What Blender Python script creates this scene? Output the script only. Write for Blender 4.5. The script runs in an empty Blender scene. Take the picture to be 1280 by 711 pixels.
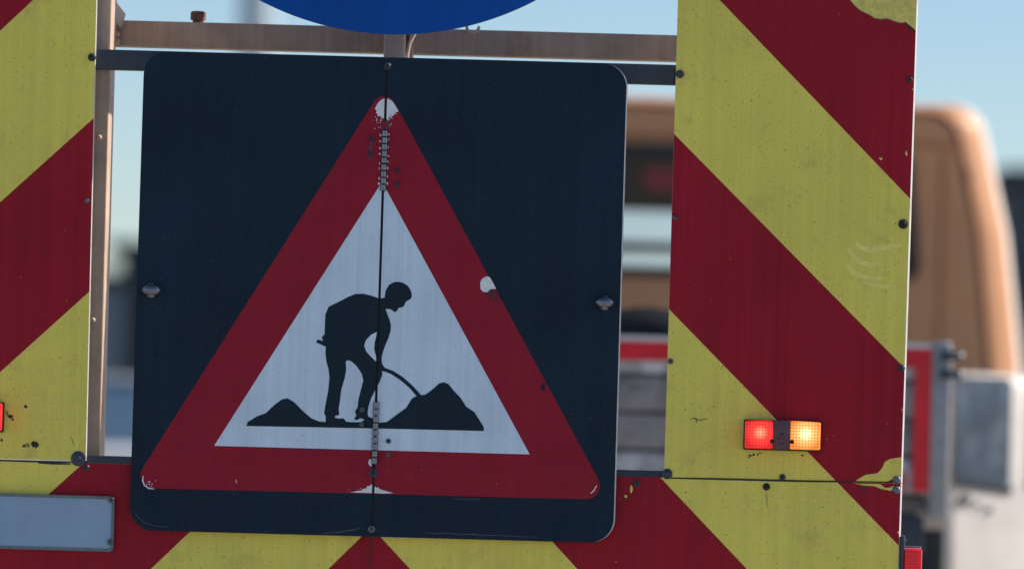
import bpy, bmesh, math, random
from mathutils import Vector, Matrix, noise
from mathutils.geometry import tessellate_polygon
R = math.radians
random.seed(7)
scene = bpy.context.scene
COL = scene.collection

# ---------------------------------------------------------------- camera
CAMZ = 1.30
DIST = 10.0                      # camera to the striped boards (plane y = 0)
PXM = 0.00155                    # metres per photo pixel in that plane
CX, CY = 640.0, 480.0            # principal point: the horizon runs low in the picture
ROLL = R(1.55)
cam_d = bpy.data.cameras.new('camera'); cam = bpy.data.objects.new('camera', cam_d); COL.objects.link(cam)
cam_d.sensor_width = 36; cam_d.lens = 36 * DIST / (1280 * PXM)
cam_d.shift_y = (CY - 355.5) / 1280
cam_d.clip_start = 0.1; cam_d.clip_end = 6000
rt = Vector((math.cos(ROLL), 0, math.sin(ROLL))); up = Vector((-math.sin(ROLL), 0, math.cos(ROLL)))
m = Matrix.Identity(4)
for i in range(3):
    m[i][0] = rt[i]; m[i][1] = up[i]; m[i][2] = (0, -1, 0)[i]
m.translation = (0, -DIST, CAMZ)
cam.matrix_world = m
cam_d.dof.use_dof = True; cam_d.dof.focus_distance = DIST; cam_d.dof.aperture_fstop = 2.6
cam_d.dof.aperture_blades = 0
scene.camera = cam

# ---------------------------------------------------------------- light
SUN_EL, SUN_AZ = R(36), R(82)    # azimuth measured from +Y (view direction) towards +X (right)
w = bpy.data.worlds.new('World'); scene.world = w; w.use_nodes = True
nt = w.node_tree; bg = nt.nodes['Background']
sky = nt.nodes.new('ShaderNodeTexSky'); sky.sky_type = 'NISHITA'; sky.sun_disc = False
sky.sun_elevation = SUN_EL; sky.sun_rotation = SUN_AZ
sky.air_density = 1.0; sky.dust_density = 0.8; sky.ozone_density = 4.0; sky.altitude = 1500
nt.links.new(sky.outputs[0], bg.inputs[0]); bg.inputs[1].default_value = 0.1
sd = bpy.data.lights.new('sun', 'SUN'); sd.energy = 4.6; sd.angle = R(0.5); sd.color = (1, .93, .84)
sun = bpy.data.objects.new('sun', sd); COL.objects.link(sun)
d = Vector((math.sin(SUN_AZ) * math.cos(SUN_EL), math.cos(SUN_AZ) * math.cos(SUN_EL), math.sin(SUN_EL)))
sun.rotation_euler = d.to_track_quat('Z', 'Y').to_euler(); sun.location = d * 40
vs = scene.view_settings
vs.view_transform = 'Standard'; vs.look = 'None'; vs.exposure = 0.38; vs.gamma = 1; vs.use_curve_mapping = False
scene.render.resolution_x = 1024; scene.render.resolution_y = 568

# ---------------------------------------------------------------- helpers
def W(px, py, y=0.0):
    """photo pixel -> world (x, z) on the plane at depth y (0 = striped boards)"""
    k = PXM * (DIST + y) / DIST
    v = rt * ((px - CX) * k) + up * ((CY - py) * k)
    return v.x, CAMZ + v.z

class MB:
    def __init__(s): s.bm = bmesh.new(); s.mats = []
    def mi(s, m):
        if m not in s.mats: s.mats.append(m)
        return s.mats.index(m)
    def face(s, pts, m, smooth=False):
        try: f = s.bm.faces.new([s.bm.verts.new(p) for p in pts])
        except ValueError: return
        f.material_index = s.mi(m); f.smooth = smooth
        return f
    def sheet(s, poly, y, m, side=None):
        """flat polygon (x,z points) in plane y"""
        v = [s.bm.verts.new((p[0], y, p[1])) for p in poly]
        for t in tessellate_polygon([[Vector((p[0], p[1], 0)) for p in poly]]):
            a, b, c = [v[i] for i in t]
            n = (b.co - a.co).cross(c.co - a.co)
            if n.length < 1e-11: continue
            if n.y > 0: b, c = c, b
            try: f = s.bm.faces.new((a, b, c)); f.material_index = s.mi(m)
            except ValueError: pass
    def prism(s, polys, y0, y1, m, me=None):
        """polygon with holes (x,z) extruded from y0 to y1"""
        if isinstance(polys[0][0], (int, float)): polys = [polys]
        me = me or m
        flat = [p for q in polys for p in q]
        tris = tessellate_polygon([[Vector((p[0], p[1], 0)) for p in q] for q in polys])
        for y, sg in ((y0, -1), (y1, 1)):
            v = [s.bm.verts.new((p[0], y, p[1])) for p in flat]
            for t in tris:
                a, b, c = [v[i] for i in t]
                n = (b.co - a.co).cross(c.co - a.co)
                if n.length < 1e-11: continue
                if n.y * sg < 0: b, c = c, b
                try: f = s.bm.faces.new((a, b, c)); f.material_index = s.mi(m)
                except ValueError: pass
        for q in polys:
            for i in range(len(q)):
                a, b = q[i], q[(i + 1) % len(q)]
                s.face([(a[0], y0, a[1]), (b[0], y0, b[1]), (b[0], y1, b[1]), (a[0], y1, a[1])], me)
    def box(s, c0, c1, m, bev=0):
        ret = bmesh.ops.create_cube(s.bm, size=1)
        vs_ = ret['verts']
        c = [(a + b) / 2 for a, b in zip(c0, c1)]; d_ = [abs(b - a) for a, b in zip(c0, c1)]
        for v in vs_: v.co = Vector((c[0] + v.co.x * d_[0], c[1] + v.co.y * d_[1], c[2] + v.co.z * d_[2]))
        fs = {f for v in vs_ for f in v.link_faces}
        i = s.mi(m)
        for f in fs: f.material_index = i
        if bev:
            es = list({e for v in vs_ for e in v.link_edges})
            r = bmesh.ops.bevel(s.bm, geom=es, offset=bev, segments=3, affect='EDGES', profile=.5)
            for f in r['faces']: f.material_index = i; f.smooth = True
    def bar(s, a, b, w_, h_, m):
        a, b = Vector(a), Vector(b); dd = (b - a).normalized()
        u = dd.cross(Vector((0, 0, 1)));
        if u.length < .01: u = Vector((1, 0, 0))
        u.normalize(); v = u.cross(dd)
        q = [u * sx * w_ / 2 + v * sz * h_ / 2 for sx, sz in ((-1, -1), (1, -1), (1, 1), (-1, 1))]
        for i in range(4): s.face([a + q[i], a + q[(i + 1) % 4], b + q[(i + 1) % 4], b + q[i]], m)
        s.face([a + p for p in q], m); s.face([b + p for p in q], m)
    def lathe(s, c, axis, prof, m, n=20):
        """prof = list of (radius, offset along axis)"""
        ax = Vector(axis).normalized(); u = ax.orthogonal().normalized(); v = ax.cross(u); c = Vector(c)
        rings = []
        for r, o in prof:
            rings.append([s.bm.verts.new(c + ax * o + (u * math.cos(2 * math.pi * i / n) + v * math.sin(2 * math.pi * i / n)) * max(r, 1e-5)) for i in range(n)])
        for a, b in zip(rings, rings[1:]):
            for i in range(n):
                f = s.bm.faces.new((a[i], a[(i + 1) % n], b[(i + 1) % n], b[i])); f.material_index = s.mi(m); f.smooth = True
        for rr in (rings[0], rings[-1]):
            f = s.bm.faces.new(rr); f.material_index = s.mi(m)
    def tube(s, pts, r, m, n=10):
        pts = [Vector(p) for p in pts]; rings = []
        for i, p in enumerate(pts):
            t = (pts[min(i + 1, len(pts) - 1)] - pts[max(i - 1, 0)]).normalized()
            u = t.cross(Vector((0, 1, 0.01))).normalized(); v = t.cross(u)
            rings.append([s.bm.verts.new(p + (u * math.cos(2 * math.pi * k / n) + v * math.sin(2 * math.pi * k / n)) * r) for k in range(n)])
        for a, b in zip(rings, rings[1:]):
            for i in range(n):
                f = s.bm.faces.new((a[i], a[(i + 1) % n], b[(i + 1) % n], b[i])); f.material_index = s.mi(m); f.smooth = True
        for rr in (rings[0], rings[-1]): f = s.bm.faces.new(rr); f.material_index = s.mi(m)
    def ell(s, c, rad, m, seg=24):
        ret = bmesh.ops.create_uvsphere(s.bm, u_segments=seg, v_segments=seg // 2, radius=1)
        i = s.mi(m)
        for v in ret['verts']: v.co = Vector((c[0] + v.co.x * rad[0], c[1] + v.co.y * rad[1], c[2] + v.co.z * rad[2]))
        for f in {f for v in ret['verts'] for f in v.link_faces}: f.material_index = i; f.smooth = True
    def loft(s, rings, m, cap0=True, cap1=True, smooth=False):
        vr = [[s.bm.verts.new(p) for p in r] for r in rings]; n = len(vr[0]); i_ = s.mi(m)
        for a, b in zip(vr, vr[1:]):
            for i in range(n):
                f = s.bm.faces.new((a[i], a[(i + 1) % n], b[(i + 1) % n], b[i])); f.material_index = i_; f.smooth = smooth
        if cap0: s.bm.faces.new(vr[0]).material_index = i_
        if cap1: s.bm.faces.new(vr[-1]).material_index = i_
    def build(s, name, parent=None, recalc=True):
        if recalc: bmesh.ops.recalc_face_normals(s.bm, faces=s.bm.faces)
        vs_ = s.bm.verts
        mn = Vector([min(v.co[i] for v in vs_) for i in range(3)]); mx = Vector([max(v.co[i] for v in vs_) for i in range(3)])
        c = Vector(((mn.x + mx.x) / 2, (mn.y + mx.y) / 2, mn.z))
        for v in vs_: v.co -= c
        me = bpy.data.meshes.new(name); s.bm.to_mesh(me); s.bm.free(); me.set_sharp_from_angle(angle=R(38))
        for m_ in s.mats: me.materials.append(m_)
        o = bpy.data.objects.new(name, me); COL.objects.link(o)
        wp = Vector((0, 0, 0)); p = parent
        while p: wp += p.location; p = p.parent
        o.parent = parent; o.location = c - wp
        return o

def thing(name, label, cat, loc, group=None):
    o = bpy.data.objects.new(name, None); COL.objects.link(o); o.location = loc; o.empty_display_size = .1
    o['label'] = label; o['category'] = cat
    if group: o['group'] = group
    return o
def tag(o, label=None, cat=None, group=None, kind=None):
    for k, v in (('label', label), ('category', cat), ('group', group), ('kind', kind)):
        if v: o[k] = v
    return o

# ---------------------------------------------------------------- materials
def mat(name, col, rough=.5, metal=0, var=0, vscale=6, streak=0, speck=0, speck_scale=260, speck_col=(.02, .02, .02), bump=0, bscale=80,
        col2=None, c2scale=5, c2lo=.55, c2hi=.7, coat=0, spec=.5, weave=0):
    M = bpy.data.materials.new(name); M.use_nodes = True
    n = M.node_tree.nodes; l = M.node_tree.links; b = n['Principled BSDF']
    b.inputs['Roughness'].default_value = rough; b.inputs['Metallic'].default_value = metal
    b.inputs['Coat Weight'].default_value = coat; b.inputs['Specular IOR Level'].default_value = spec
    tc = n.new('ShaderNodeTexCoord')
    cur = n.new('ShaderNodeRGB'); cur.outputs[0].default_value = (*col, 1); cur = cur.outputs[0]
    def tex(scale, vec=(1, 1, 1), detail=4, rgh=.6, loc=(0, 0, 0)):
        mp = n.new('ShaderNodeMapping'); mp.inputs['Scale'].default_value = vec; mp.inputs['Location'].default_value = loc
        l.new(tc.outputs['Object'], mp.inputs[0])
        t = n.new('ShaderNodeTexNoise'); t.inputs['Scale'].default_value = scale; t.inputs['Detail'].default_value = detail
        t.inputs['Roughness'].default_value = rgh
        l.new(mp.outputs[0], t.inputs[0]); return t.outputs[0]
    def rng(x, a, b_, c, d_):
        r = n.new('ShaderNodeMapRange'); l.new(x, r.inputs[0])
        for i, v in enumerate((a, b_, c, d_)): r.inputs[i + 1].default_value = v
        return r.outputs[0]
    def mul(c, f):
        x = n.new('ShaderNodeVectorMath'); x.operation = 'SCALE'; l.new(c, x.inputs[0]); l.new(f, x.inputs['Scale']); return x.outputs[0]
    def mix(a, f, colb):
        x = n.new('ShaderNodeMix'); x.data_type = 'RGBA'; l.new(f, x.inputs[0]); l.new(a, x.inputs[6]); x.inputs[7].default_value = (*colb, 1); return x.outputs[2]
    if col2: cur = mix(cur, rng(tex(c2scale, detail=8, rgh=.7), c2lo, c2hi, 0, 1), col2)
    if var: cur = mul(cur, rng(tex(vscale, detail=6), .3, .7, 1 - var, 1 + var))
    if streak:
        cur = mul(cur, rng(tex(1, (55, 55, 1.1), 3, .6), .3, .7, 1 - streak, 1 + streak * .7))
        cur = mul(cur, rng(tex(1, (260, 260, 2.5), 2, .5, (3, 3, 3)), .35, .65, 1 - streak * .35, 1 + streak * .35))
    if weave:
        cur = mul(cur, rng(tex(620, detail=1), .3, .7, 1 - weave, 1 + weave))
    if speck:
        cur = mix(cur, rng(tex(speck_scale, (1, 1, .75), 2, .5, (9, 1, 4)), .66, .73, 0, speck), speck_col)
        cur = mix(cur, rng(tex(speck_scale * .28, (1, 1, .8), 4, .7, (2, 7, 4)), .73, .78, 0, speck), speck_col)
    l.new(cur, b.inputs['Base Color'])
    rr = rng(tex(14, detail=5), .3, .7, max(rough - .1, .02), min(rough + .12, 1)); l.new(rr, b.inputs['Roughness'])
    if bump:
        bp = n.new('ShaderNodeBump'); bp.inputs['Strength'].default_value = bump; bp.inputs['Distance'].default_value = .002
        l.new(tex(bscale, detail=6), bp.inputs['Height']); l.new(bp.outputs[0], b.inputs['Normal'])
    return M

YEL = mat('yellow_film', (.81, .69, .12), .45, spec=.3, var=.10, vscale=3, streak=.06, speck=.6, speck_scale=300, speck_col=(.16, .14, .04), weave=.07, col2=(.70, .57, .12), c2scale=14)
YELP = mat('yellow_film_bare', (.76, .64, .15), .6, var=.25, vscale=60, speck=.5, speck_col=(.12, .11, .05))
YELW = mat('yellow_film_wiped', (.88, .76, .18), .4, var=.1, vscale=60, weave=.05)
RED = mat('red_film', (.33, .006, .020), .45, spec=.2, var=.16, vscale=3.5, streak=.14, speck=.25, speck_scale=300, speck_col=(.22, .08, .09), weave=.06)
SRED = mat('sign_red_film', (.31, .008, .026), .45, spec=.2, var=.08, vscale=10, streak=.06, speck=.22, speck_scale=380, speck_col=(.3, .12, .13), weave=.05)
NAVY = mat('navy_paint', (.0042, .0185, .038), .5, spec=.22, var=.30, vscale=3.5, streak=.14, speck=.25, speck_scale=240, speck_col=(.08, .12, .16), weave=.10)
PICT = mat('pictogram_film', (.008, .022, .037), .5, spec=.18, var=.06, weave=.06, streak=.06)
WHT = mat('white_film', (.62, .75, .86), .45, var=.09, vscale=6, streak=.08, speck=.4, speck_scale=330, speck_col=(.25, .28, .33), weave=.07)
WCHIP = mat('bare_primer', (.76, .78, .80), .6, var=.15, vscale=120)
SCR = mat('scratch', (.06, .085, .11), .6, var=.5, vscale=150)
BLUE = mat('blue_film', (.0008, .078, .36), .4, spec=.15, var=.10, vscale=6, streak=.10, speck=.15, speck_scale=200, speck_col=(.02, .04, .12), weave=.04)
ALU = mat('aluminium_edge', (.62, .58, .56), .45, metal=.3, var=.15, vscale=40)
ALUD = mat('aluminium_back', (.35, .35, .36), .5, metal=.5, var=.2, vscale=20)
STEEL = mat('weathered_galvanised', (.60, .42, .30), .6, metal=.15, var=.16, vscale=12, streak=.12, col2=(.42, .24, .15), c2scale=7, c2lo=.58, c2hi=.8, bump=.2)
STEELL = mat('pale_steel', (.72, .54, .40), .6, metal=.0, var=.12, vscale=15, col2=(.2, .12, .08), c2scale=9, c2lo=.62, c2hi=.8)
DBAR = mat('dark_bar', (.045, .055, .07), .45, metal=.4, var=.15, streak=.12, vscale=20)
BLK = mat('black_rubber', (.010, .012, .015), .6, var=.2, vscale=60)
BOLT = mat('dark_bolt', (.06, .07, .09), .4, metal=.5, var=.3, vscale=250)
ZINC = mat('zinc', (.16, .18, .20), .4, metal=.7, var=.3, vscale=250)
ZINCH = mat('hinge_steel', (.20, .21, .24), .28, metal=.9, var=.2, vscale=180)
RUST = mat('rust', (.20, .10, .07), .8, var=.4, vscale=80)
GRIME = mat('grime', (.03, .03, .022), .8, var=.4, vscale=200)
GRIMES = mat('faint_grime', (.16, .15, .06), .8, var=.4, vscale=200)
FAINT = mat('faint_stain', (.56, .49, .12), .6, var=.2, vscale=100)
SMUDGE = mat('smudge', (.26, .25, .07), .6, var=.3, vscale=200)
PLATE = mat('plate_face', (.27, .39, .52), .35, var=.06, vscale=8, streak=.03)
PLATEF = mat('plate_frame', (.02, .03, .045), .4)
ORANGE = mat('orange_paint', (.58, .265, .115), .5, var=.08, vscale=3, coat=.1)
ORANGED = mat('orange_paint_dark', (.30, .10, .035), .5, var=.08)  # darker orange for gutter, ribs and front wall
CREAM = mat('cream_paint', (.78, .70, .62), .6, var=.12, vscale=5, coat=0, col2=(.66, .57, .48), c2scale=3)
WHITEP = mat('white_paint', (.72, .72, .70), .35, coat=.4, var=.05)
REDP = mat('red_marking', (.75, .012, .025), .4, var=.15, vscale=12)
WOOD = mat('weathered_alu_boards', (.36, .33, .32), .6, var=.35, vscale=9, streak=.1, col2=(.13, .11, .10), c2scale=9, c2lo=.46, c2hi=.62)
WOODL = mat('worn_pale_boards', (.58, .57, .57), .6, var=.3, vscale=12, col2=(.25, .23, .22), c2scale=9, c2lo=.48, c2hi=.6)
TRIM = mat('dark_trim', (.012, .014, .018), .5)
SEAT = mat('seat_fabric', (.02, .04, .10), .9)
REDF = mat('reflection_red', (.75, .03, .03), .9, var=.2)
TYRE = mat('tyre_rubber', (.014, .014, .016), .8, bump=.4, bscale=60)
RIM = mat('rim_metal', (.4, .4, .4), .35, metal=.7)
BLDG = mat('dark_cladding', (.035, .045, .06), .7, var=.1, vscale=.2)
BLDG2 = mat('grey_cladding', (.20, .25, .31), .7, var=.1, vscale=.2)
ASPH = mat('pale_concrete_gravel', (.36, .335, .29), .9, var=.2, vscale=.8, col2=(.30, .275, .24), c2scale=.15, bump=.3, bscale=60)
GRASS = mat('dry_verge', (.17, .155, .09), .95, var=.3, vscale=.3)
LEAF = mat('foliage', (.035, .055, .022), .8, var=.4, vscale=2)
BARK = mat('bark', (.08, .06, .045), .9, var=.3)
def glass(name, tint, alpha, rough=.03):
    M = bpy.data.materials.new(name); M.use_nodes = True; n = M.node_tree.nodes; l = M.node_tree.links
    n.remove(n['Principled BSDF']); out = n['Material Output']
    t = n.new('ShaderNodeBsdfTransparent'); t.inputs[0].default_value = (*tint, 1)
    g = n.new('ShaderNodeBsdfGlossy'); g.inputs['Roughness'].default_value = rough
    fr = n.new('ShaderNodeFresnel'); fr.inputs[0].default_value = 1.45
    x = n.new('ShaderNodeMixShader'); l.new(fr.outputs[0], x.inputs[0]); l.new(t.outputs[0], x.inputs[1]); l.new(g.outputs[0], x.inputs[2])
    l.new(x.outputs[0], out.inputs[0]); return M
GLASS = glass('clear_glass', (.86, .88, .93), 0)
CARGL = mat('blue_grey_glass', (.05, .07, .10), .35, spec=.4, var=.5, vscale=7, col2=(.11, .13, .15), c2scale=6, c2lo=.5, c2hi=.62)  # mottled tones in the colour imitate reflections in the window
def lens(name, col, hot, bulb, e):
    """ribbed lamp lens lit from inside by the bulb at local point `bulb`"""
    M = bpy.data.materials.new(name); M.use_nodes = True; n = M.node_tree.nodes; l = M.node_tree.links; b = n['Principled BSDF']
    b.inputs['Base Color'].default_value = (*col, 1); b.inputs['Roughness'].default_value = .2
    tc = n.new('ShaderNodeTexCoord')
    def wv(dirn):
        wt = n.new('ShaderNodeTexWave'); wt.wave_type = 'BANDS'; wt.bands_direction = dirn; wt.inputs['Scale'].default_value = 1 / .0058 * .31; wt.inputs['Distortion'].default_value = 0
        l.new(tc.outputs['Object'], wt.inputs[0]); return wt.outputs['Fac']
    mx = n.new('ShaderNodeMath'); mx.operation = 'MULTIPLY'; l.new(wv('X'), mx.inputs[0]); l.new(wv('Z'), mx.inputs[1])
    cell = n.new('ShaderNodeMapRange'); l.new(mx.outputs[0], cell.inputs[0]); cell.inputs[1].default_value = 0; cell.inputs[2].default_value = .35; cell.inputs[3].default_value = .42; cell.inputs[4].default_value = 1
    dd = n.new('ShaderNodeVectorMath'); dd.operation = 'DISTANCE'; l.new(tc.outputs['Object'], dd.inputs[0]); dd.inputs[1].default_value = bulb
    ramp = n.new('ShaderNodeValToRGB'); mr = n.new('ShaderNodeMapRange'); l.new(dd.outputs['Value'], mr.inputs[0]); mr.inputs[1].default_value = 0; mr.inputs[2].default_value = .032
    l.new(mr.outputs[0], ramp.inputs[0])
    r = ramp.color_ramp; r.elements[0].color = (*hot[0], 1); r.elements[1].color = (*hot[3], 1); r.elements[1].position = 1
    x = r.elements.new(.26); x.color = (*hot[1], 1); x = r.elements.new(.5); x.color = (*hot[2], 1)
    sc = n.new('ShaderNodeVectorMath'); sc.operation = 'SCALE'; l.new(ramp.outputs[0], sc.inputs[0]); l.new(cell.outputs[0], sc.inputs['Scale'])
    l.new(sc.outputs[0], b.inputs['Emission Color']); b.inputs['Emission Strength'].default_value = e
    bp = n.new('ShaderNodeBump'); bp.inputs['Strength'].default_value = .6; bp.inputs['Distance'].default_value = .001
    l.new(mx.outputs[0], bp.inputs['Height']); l.new(bp.outputs[0], b.inputs['Normal'])
    return M

# ---------------------------------------------------------------- ground
g = MB()
g.face([(-3000, -3000, 0), (3000, -3000, 0), (3000, 3000, 0), (-3000, 3000, 0)], GRASS)
tag(g.build('ground'), kind='structure')
g = MB(); g.face([(-40, -30, .004), (40, -30, .004), (40, 70, .004), (-40, 70, .004)], ASPH)
tag(g.build('parking_area'), kind='structure')
g = MB()
for i in range(8):
    x = -3.9 + 2.75 * i
    g.face([(x - .06, 6, .008), (x + .06, 6, .008), (x + .06, 22, .008), (x - .06, 22, .008)], WHITEP)
tag(g.build('bay_markings'), kind='structure')

# ---------------------------------------------------------------- polygon tools (photo pixel space)
def clip(poly, a, b, keep_left=True):
    """clip by line a->b"""
    def sd_(p): s = (b[0] - a[0]) * (p[1] - a[1]) - (b[1] - a[1]) * (p[0] - a[0]); return s if keep_left else -s
    out = []
    for i in range(len(poly)):
        p, q = poly[i], poly[(i + 1) % len(poly)]; sp, sq = sd_(p), sd_(q)
        if sp >= 0: out.append(p)
        if sp * sq < 0: t = sp / (sp - sq); out.append((p[0] + (q[0] - p[0]) * t, p[1] + (q[1] - p[1]) * t))
    return out
def rough(poly, amp=.5, lv=2, seed=1, skip=None):
    rd_ = random.Random(seed); q = list(poly)
    for L_ in range(lv):
        o_ = []
        for i in range(len(q)):
            a, b_ = q[i], q[(i + 1) % len(q)]; o_.append(a); dx, dy = b_[0] - a[0], b_[1] - a[1]; ln_ = math.hypot(dx, dy) or 1
            if ln_ < 1.2 or (skip and skip(a, b_)): continue
            k_ = rd_.uniform(-1, 1) * min(amp, ln_ * .22); o_.append(((a[0] + b_[0]) / 2 - dy / ln_ * k_, (a[1] + b_[1]) / 2 + dx / ln_ * k_))
        q = o_; amp *= .6
    return q
def ww(poly, y=0): return [W(p[0], p[1], y) for p in poly]
def roundpoly(pts, rads, n=8):
    out = []
    N = len(pts)
    for i in range(N):
        p = Vector(pts[i]); a = Vector(pts[i - 1]); b = Vector(pts[(i + 1) % N]); r = rads[i] if isinstance(rads, (list, tuple)) else rads
        if r <= 0: out.append(tuple(p)); continue
        da = (a - p).normalized(); db = (b - p).normalized(); ang = da.angle(db) / 2
        t = r / math.tan(ang); c = p + (da + db).normalized() * (r / math.sin(ang))
        s = p + da * t; e = p + db * t; a0 = math.atan2(s.y - c.y, s.x - c.x); a1 = math.atan2(e.y - c.y, e.x - c.x)
        dlt = (a1 - a0 + math.pi) % (2 * math.pi) - math.pi
        for k in range(n + 1):
            q = a0 + dlt * k / n; out.append((c.x + math.cos(q) * r, c.y + math.sin(q) * r))
    return out
def blob(cx, cy, rx, ry, n=14, jit=.3, seed=0):
    rd = random.Random(seed)
    return [(cx + math.cos(2 * math.pi * i / n) * rx * (1 + rd.uniform(-jit, jit)), cy + math.sin(2 * math.pi * i / n) * ry * (1 + rd.uniform(-jit, jit))) for i in range(n)]
def stripes(mb, outline, lines, cols, y):
    """outline cut into bands by successive lines"""
    rest = outline
    for i, c in enumerate(cols):
        if i < len(lines):
            a, b = lines[i]; part = clip(rest, a, b, False); rest = clip(rest, a, b, True)
        else: part = rest
        if len(part) > 2: mb.sheet(ww(part), y, c)

F1, F2, F3 = -.0004, -.0008, -.0012       # film layers in front of the board face
def strokes(mb, pts, w0, m, y, closed=False):
    """thin tapering stroke polygon along px points"""
    L = []; Rr = []
    n = len(pts)
    for i, p in enumerate(pts):
        a = pts[max(i - 1, 0)]; b = pts[min(i + 1, n - 1)]; dx, dy = b[0] - a[0], b[1] - a[1]; q = math.hypot(dx, dy) or 1
        w_ = w0 * (.35 + .65 * math.sin(math.pi * (i + .5) / n))
        L.append((p[0] - dy / q * w_ / 2, p[1] + dx / q * w_ / 2)); Rr.append((p[0] + dy / q * w_ / 2, p[1] - dx / q * w_ / 2))
    mb.sheet(ww(L + Rr[::-1]), y, m)

# ---------------------------------------------------------------- the warning trailer
tx, _ = W(478, 480)
TR = thing('warning_trailer', 'road works warning trailer with red and yellow striped rear boards on a rusty steel frame', 'trailer', (tx, .9, 0))

def bolt(px, py, r, parent, y=F3, m=BOLT, washer=None, hole=True, name='bolt'):
    x, z = W(px, py, y); b = MB(); r *= PXM
    if washer: b.lathe((x, y, z), (0, -1, 0), [(washer * PXM, -.001), (washer * PXM, .0012), (washer * PXM * .92, .0018), (0, .0018)], m, 24)
    b.lathe((x, y, z), (0, -1, 0), [(r, -.001), (r, .0035), (r * .8, .0055), (r * .45, .0062)] + ([(r * .4, .003), (0, .003)] if hole else [(0, .0064)]), m, 18)
    if hole: b.lathe((x, y, z), (0, -1, 0), [(r * .38, .0031), (r * .36, .0034), (0, .0034)], BLK, 12)
    return b.build(name, parent)

def rim_edge(mb, a, b, y, wdt, dep, m):
    """rolled outer edge from px a to px b (world x pushed outwards by wdt, back by dep)"""
    (ax, az), (bx, bz) = W(*a), W(*b)
    mb.face([(ax, y, az), (bx, y, bz), (bx + wdt, y + abs(wdt) * 1.2, bz), (ax + wdt, y + abs(wdt) * 1.2, az)], m)
    mb.face([(ax + wdt, y + abs(wdt) * 1.2, az), (bx + wdt, y + abs(wdt) * 1.2, bz), (bx + wdt, y + dep, bz), (ax + wdt, y + dep, az)], m)

# right upper board
rl = lambda y: 847.5 - y * 17.5 / 598            # left edge px at photo row y
rr_ = lambda y: 1146 - y * 20.0 / 604
right_out = [(rl(-150), -150), (rr_(-150), -150), (rr_(603), 603.5), (rl(598), 597.5)]
A = ((899, 0), (1139, 250)); B = ((843, 168), (1134, 463)); C = ((835, 385), (1125, 683)); D = ((828, 599), (934, 711)); E = ((690, 676), (722, 711)); F = ((476, 671), (501, 698))
Zr = ((843, -284), (1146, 30))
RP = MB()
RP.prism(ww(right_out), 0, .004, ALUD, ALU)
stripes(RP, right_out, [(( 899, -220), (1139, 30)), A, B, C], [YEL, RED, YEL, RED, YEL], F1)
rim_edge(RP, right_out[1], right_out[2], F1, .0034, .03, ALU)
def extra(poly, m, y=F2, mb=None): (mb or RP).sheet(ww(poly), y, m)
extra([(1055, -14), (1062, 0), (1069, 8), (1076, 14), (1086, 18), (1094, 23), (1101, 24), (1108, 23), (1117, 26), (1124, 28.5), (1132, 28), (1137, 32), (1144.5, 38), (1145.6, 0), (1147.2, -14)], YELP)
strokes(RP, [(1062, 0), (1069, 8), (1076, 14), (1086, 18.5), (1094, 23.5), (1101, 24.5), (1108, 23.5), (1117, 26.5), (1124, 29), (1132, 29), (1138, 33), (1144.5, 38.5)], 1.0, SMUDGE, F3)
strokes(RP, [(1131, 28), (1135, 32), (1140, 37), (1144, 41)], 1.8, GRIME, F3 - .0001)
extra([(1066, 603), (1074, 597.5), (1082, 593), (1090, 592), (1097, 591), (1103, 584), (1106, 577), (1112, 573.5), (1120, 572), (1127, 571), (1126.6, 595), (1119, 597), (1112, 600), (1107, 603.3)], YEL, F2)
for (x, y, rx, ry) in ((1101, 198, 2, 1.8), (1133, 192, 1.2, 3), (1141, 112, 1, .8), (1128, 512, .9, 1.9)): extra(blob(x, y, rx, ry, seed=x), YELP)
extra(blob(1101, 197, 1, .8, seed=4), GRIME, F3)
for i, pts in enumerate([[(1070, 302), (1074, 308), (1084, 312), (1098, 311), (1112, 308), (1128, 306)], [(1060, 310), (1066, 320), (1076, 328), (1090, 331), (1097, 328)],
                         [(1058, 330), (1066, 340), (1080, 346), (1096, 349), (1104, 347)], [(1078, 352), (1092, 356), (1108, 358), (1116, 356)]]):
    strokes(RP, pts, 8 - i * .9, YELW, F2)
rd = random.Random(3)
for i in range(26):       # nicks and rubber marks on the yellow
    x = rd.uniform(848, 1120); y = rd.uniform(5, 590)
    extra(blob(x, y, rd.uniform(.5, 1.1), rd.uniform(.4, 1.0), 8, .4, i), GRIME if rd.random() < .35 else SMUDGE, F2 - .0001)
strokes(RP, [(863, 524), (868, 522), (875, 525), (884, 523)], 1.2, GRIMES, F2)
strokes(RP, [(869, 523), (871, 526), (870, 528)], 1.2, GRIME, F3)
strokes(RP, [(906, 523), (930, 521), (955, 521), (962, 521)], 1.4, YELW, F2)
for x in (938, 942, 947, 950, 1003): extra(blob(x, 566 + (x % 5), 1.6, 1.2, 8, .4, x), GRIME, F2)
extra(blob(936, 571, 1.3, 1, 8, .4, 1), GRIME, F2)
strokes(RP, [(831, 597), (900, 598.3), (1000, 600.8), (1120, 602.4)], 2.6, GRIME, F3)
right_panel = tag(RP.build('chevron_board', TR, recalc=False), 'right hand upper board striped red and yellow with peeled corners')

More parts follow.
